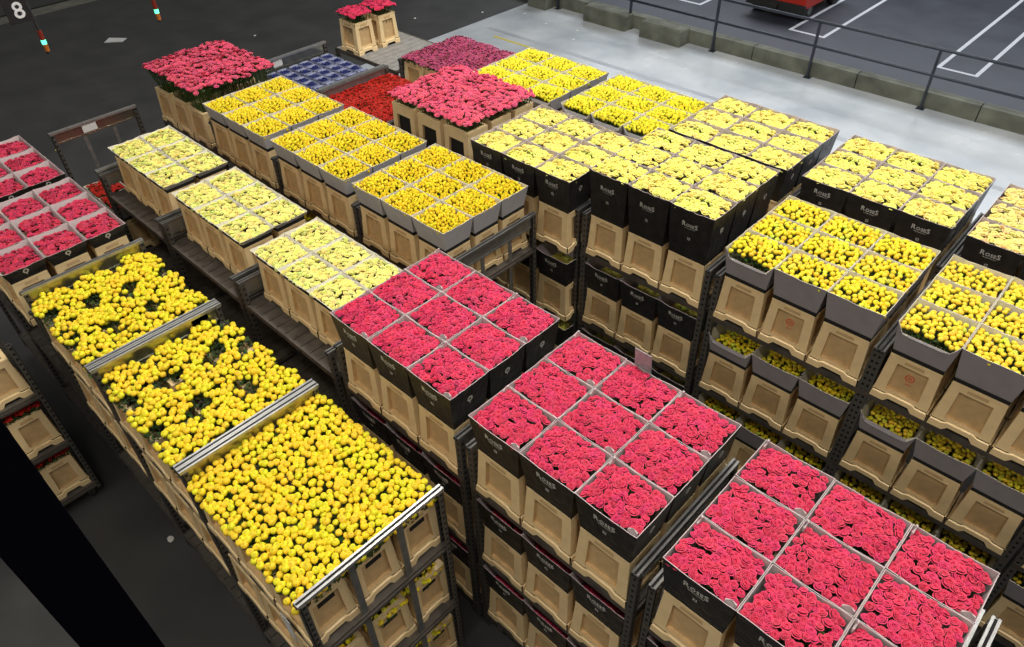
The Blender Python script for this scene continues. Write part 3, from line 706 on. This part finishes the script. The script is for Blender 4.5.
# ---- row B far end: a trolley empty on top, roses on its second shelf
trolley(-8.90, cy('B'), 'empty trolley with a tall bare end frame on the dark floor', top=2.33, shelves=(1.21, .35), gal=(1, 1))
for i in (1, 2):
    for j in (0, 1, 2):
        pl = PLACE[(i, j)]
        bucket(-9.54 + (i + .5) * PU, 1.95 + (j + .5) * PV, 1.211, 'light', .18, 'panel', 'light-collared bucket low inside the empty trolley, %s of its shelf' % pl, 'low buckets inside the empty trolley')
        bunch(-9.54 + (i + .5) * PU, 1.95 + (j + .5) * PV, 1.211 + CH + .17, 'redmix', (i + j) % 3, 'red roses low inside the empty trolley, %s of its shelf' % pl, 'red roses in the empty trolley', .18, .146, .3)

# ------------------------------------------------------------- cards and papers
def card(name, x, y, z, w, h, rz, lab, lean=0.0, m=M_paper, group=None):
    b = MB(); b.box(-w / 2, w / 2, -.002, .002, 0, h); o = link(name, b.mesh(name, m), loc=(x, y, z)); o.rotation_euler = (lean, 0, rz); return tag(o, lab, 'card', group)
card('label_card', -1.80, 3.015, 2.80, .13, .17, 0, 'pale grey label card standing at the back rim of the middle crimson trolley', .1, mat('clear_label', (0.33, 0.36, 0.37), 0.35, noise=0.2, nscale=30))
card('label_card', -2.54, .545, 1.80, .10, .24, 0, 'long white label hanging on the left side of the nearest yellow trolley')
for x, y, z, w, lab in ((-9.548, 2.40, 2.235, .17, 'white paper on the end plate of the empty trolley frame'), (-9.155, 4.86, 2.385, .14, 'white paper on the far end plate of the hyacinth trolley'), (-7.795, 5.18, 2.375, .15, 'white paper on the near end plate of the hyacinth trolley')):
    card('paper_slip', x + .0, y, z, w, .10, math.pi / 2, lab)
M_bluetag = mat('blue_label', (0.02, 0.035, 0.22), 0.5)
card('blue_label', -4.985 + .002, 1.44, 2.385, .14, .08, math.pi / 2, 'dark blue label on the end plate between the two farther yellow trolleys', 0, M_bluetag)
# fallen petals and a paper on the dark floor
b = MB(); b.add([(-.22, -.10, 0), (.20, -.14, 0), (.26, .10, 0), (-.16, .15, 0), (-.22, -.10, .006), (.20, -.14, .02), (.26, .10, .008), (-.16, .15, .03)], [(0, 3, 2, 1), (4, 5, 6, 7), (0, 1, 5, 4), (1, 2, 6, 5), (2, 3, 7, 6), (3, 0, 4, 7)])
tag(link('paper_sheet', b.mesh('paper_sheet', M_paper), loc=(-19.4, 6.2, 0), rz=.9), 'crumpled white paper lying on the dark floor at top left', 'paper')
def petal_me(c, s):
    b = MB(); n = 7; vs = [(s * (1 + .3 * math.sin(3 * k)) * math.cos(6.283 * k / n), s * .7 * math.sin(6.283 * k / n), .004 + .006 * (k % 2)) for k in range(n)]
    vs += [(p[0] * .8, p[1] * .8, 0) for p in vs]
    b.add(vs, [tuple(range(n)), tuple(reversed(range(n, 2 * n)))] + [(k, n + k, n + (k + 1) % n, (k + 1) % n) for k in range(n)]); return b.mesh('fallen_petal', c)
PW = petal_me(mat('white_petal', (.75, .74, .70), .6), .045); PY = petal_me(mat('yellow_petal', (.75, .6, .08), .6), .06)
for (x, y, me, lab) in ((-13.9, 9.9, PW, 'small white petal on the dark floor right beside the pair of cream crates'), (-14.4, 10.6, PW, 'small white petal on dark floor, a little right of the pair of crates'), (-14.9, 11.9, PW, 'white petal on dark floor at the top edge, left of the pale concrete'),
                        (-13.9, 13.3, PW, 'white petal on the dark floor just beyond the pale concrete edge'), (-13.0, 13.9, PW, 'leftmost white petal lying on the pale concrete'), (-12.1, 13.7, PW, 'second white petal from the left on the pale concrete'),
                        (-11.2, 13.8, PW, 'white petal on the pale concrete, upper of the two nearest the kerb blocks'), (-10.9, 13.3, PW, 'white petal on the pale concrete, lower of the two nearest the kerb blocks'), (-17.0, 8.6, PW, 'lone white petal on the dark floor left of the pair of crates'),
                        (-14.6, 3.0, PY, 'small yellow petal on the dark floor above the empty end frame'), (-11.9, 3.3, PW, 'small white petal on dark floor between the end frame and the pink roses'), (-5.3, .5, PW, 'tiny white petal on the dark aisle floor beside the black column')):
    tag(link('fallen_petal', me, loc=(x, y, .0), rz=x * 3), lab, 'petal', 'fallen petals on the floor')

# ------------------------------------------------------------- lane signs and signal lamps hung from a gantry out of frame
M_sign = mat('black_sign', (0.012, 0.013, 0.02), 0.4); M_num = mat('sign_white', (0.75, 0.77, 0.80), 0.5)
M_green = mat('green_lamp', (0.1, 0.8, 0.5), 0.3, emit=((0.10, 1.0, 0.45), 2.2)); M_amb = mat('amber_lens', (0.42, 0.13, 0.02), 0.3); M_redl = mat('red_lens', (0.20, 0.02, 0.01), 0.3)
gx = -9.9
g = MB(); g.box(gx - .08, gx + .08, -1.5, 9.5, 5.2, 5.36); tag(link('gantry_beam', g.mesh('gantry_beam', M_beam)), 'steel beam above the trolleys that carries the lane number board', 'beam')
sg = tag(link('lane_sign', None, loc=(gx, 2.285, 3.485)), 'black hanging board with a white number 8 at the top left corner', 'sign')
b = MB(); b.box(-.012, .012, -.13, .125, 0, .33); link('board', b.mesh('board', M_sign), sg)
cu = bpy.data.curves.new('n8', 'FONT'); cu.body = '8'; cu.size = .24; cu.extrude = .002; cu.offset = .003; cu.align_x = 'CENTER'
o = bpy.data.objects.new('n8', cu); COL.objects.link(o); bpy.context.view_layer.update(); m8 = bpy.data.meshes.new_from_object(o.evaluated_get(bpy.context.evaluated_depsgraph_get())); bpy.data.objects.remove(o)
m8.materials.clear(); m8.materials.append(M_num); o8 = link('number', m8, sg, (.014, .0, .055)); o8.rotation_euler = (math.pi / 2, 0, math.pi / 2)
b = MB(); b.tube((0, -.08, .30), (0, -.08, 1.68), .008); b.tube((0, .07, .30), (0, .07, 1.68), .008); link('hanger', b.mesh('hanger', M_rub), sg)
for y, lab in ((2.40, 'hanging signal stick with a lit green lamp beside the number 8 board'), (3.78, 'hanging green signal lamp at the top edge, right of the number board')):
    sgn = tag(link('signal_light', None, loc=(gx, y, 3.10)), lab, 'signal light', 'signal sticks over the lanes')
    b = MB(); b.tube((0, 0, .0), (0, 0, .03), .022, 12); b.tube((0, 0, .265), (0, 0, 2.10), .016, 12); link('pole', b.mesh('pole', M_rub), sgn)
    b = MB(); b.tube((0, 0, .03), (0, 0, .11), .026, 12); link('amber_lens', b.mesh('amber_lens', M_amb), sgn)
    b = MB(); b.tube((0, 0, .11), (0, 0, .16), .026, 12); link('green_lens', b.mesh('green_lens', M_green), sgn)
    b = MB(); b.tube((0, 0, .16), (0, 0, .265), .026, 12); link('red_lens', b.mesh('red_lens', M_redl), sgn)

# ------------------------------------------------------------- dark column of the viewing gallery
M_colm = mat('black_column_paint', (0.003, 0.003, 0.005), 1.0, spec=0.0)
b = MB(); b.box(-2.09, -1.90, -.218, -.022, 0, 9.5); b.box(-2.2, -1.79, -.33, .09, 0, .02)
tag(link('steel_column', b.mesh('steel_column', M_colm)), 'black vertical steel column crossing the bottom left corner', 'column')
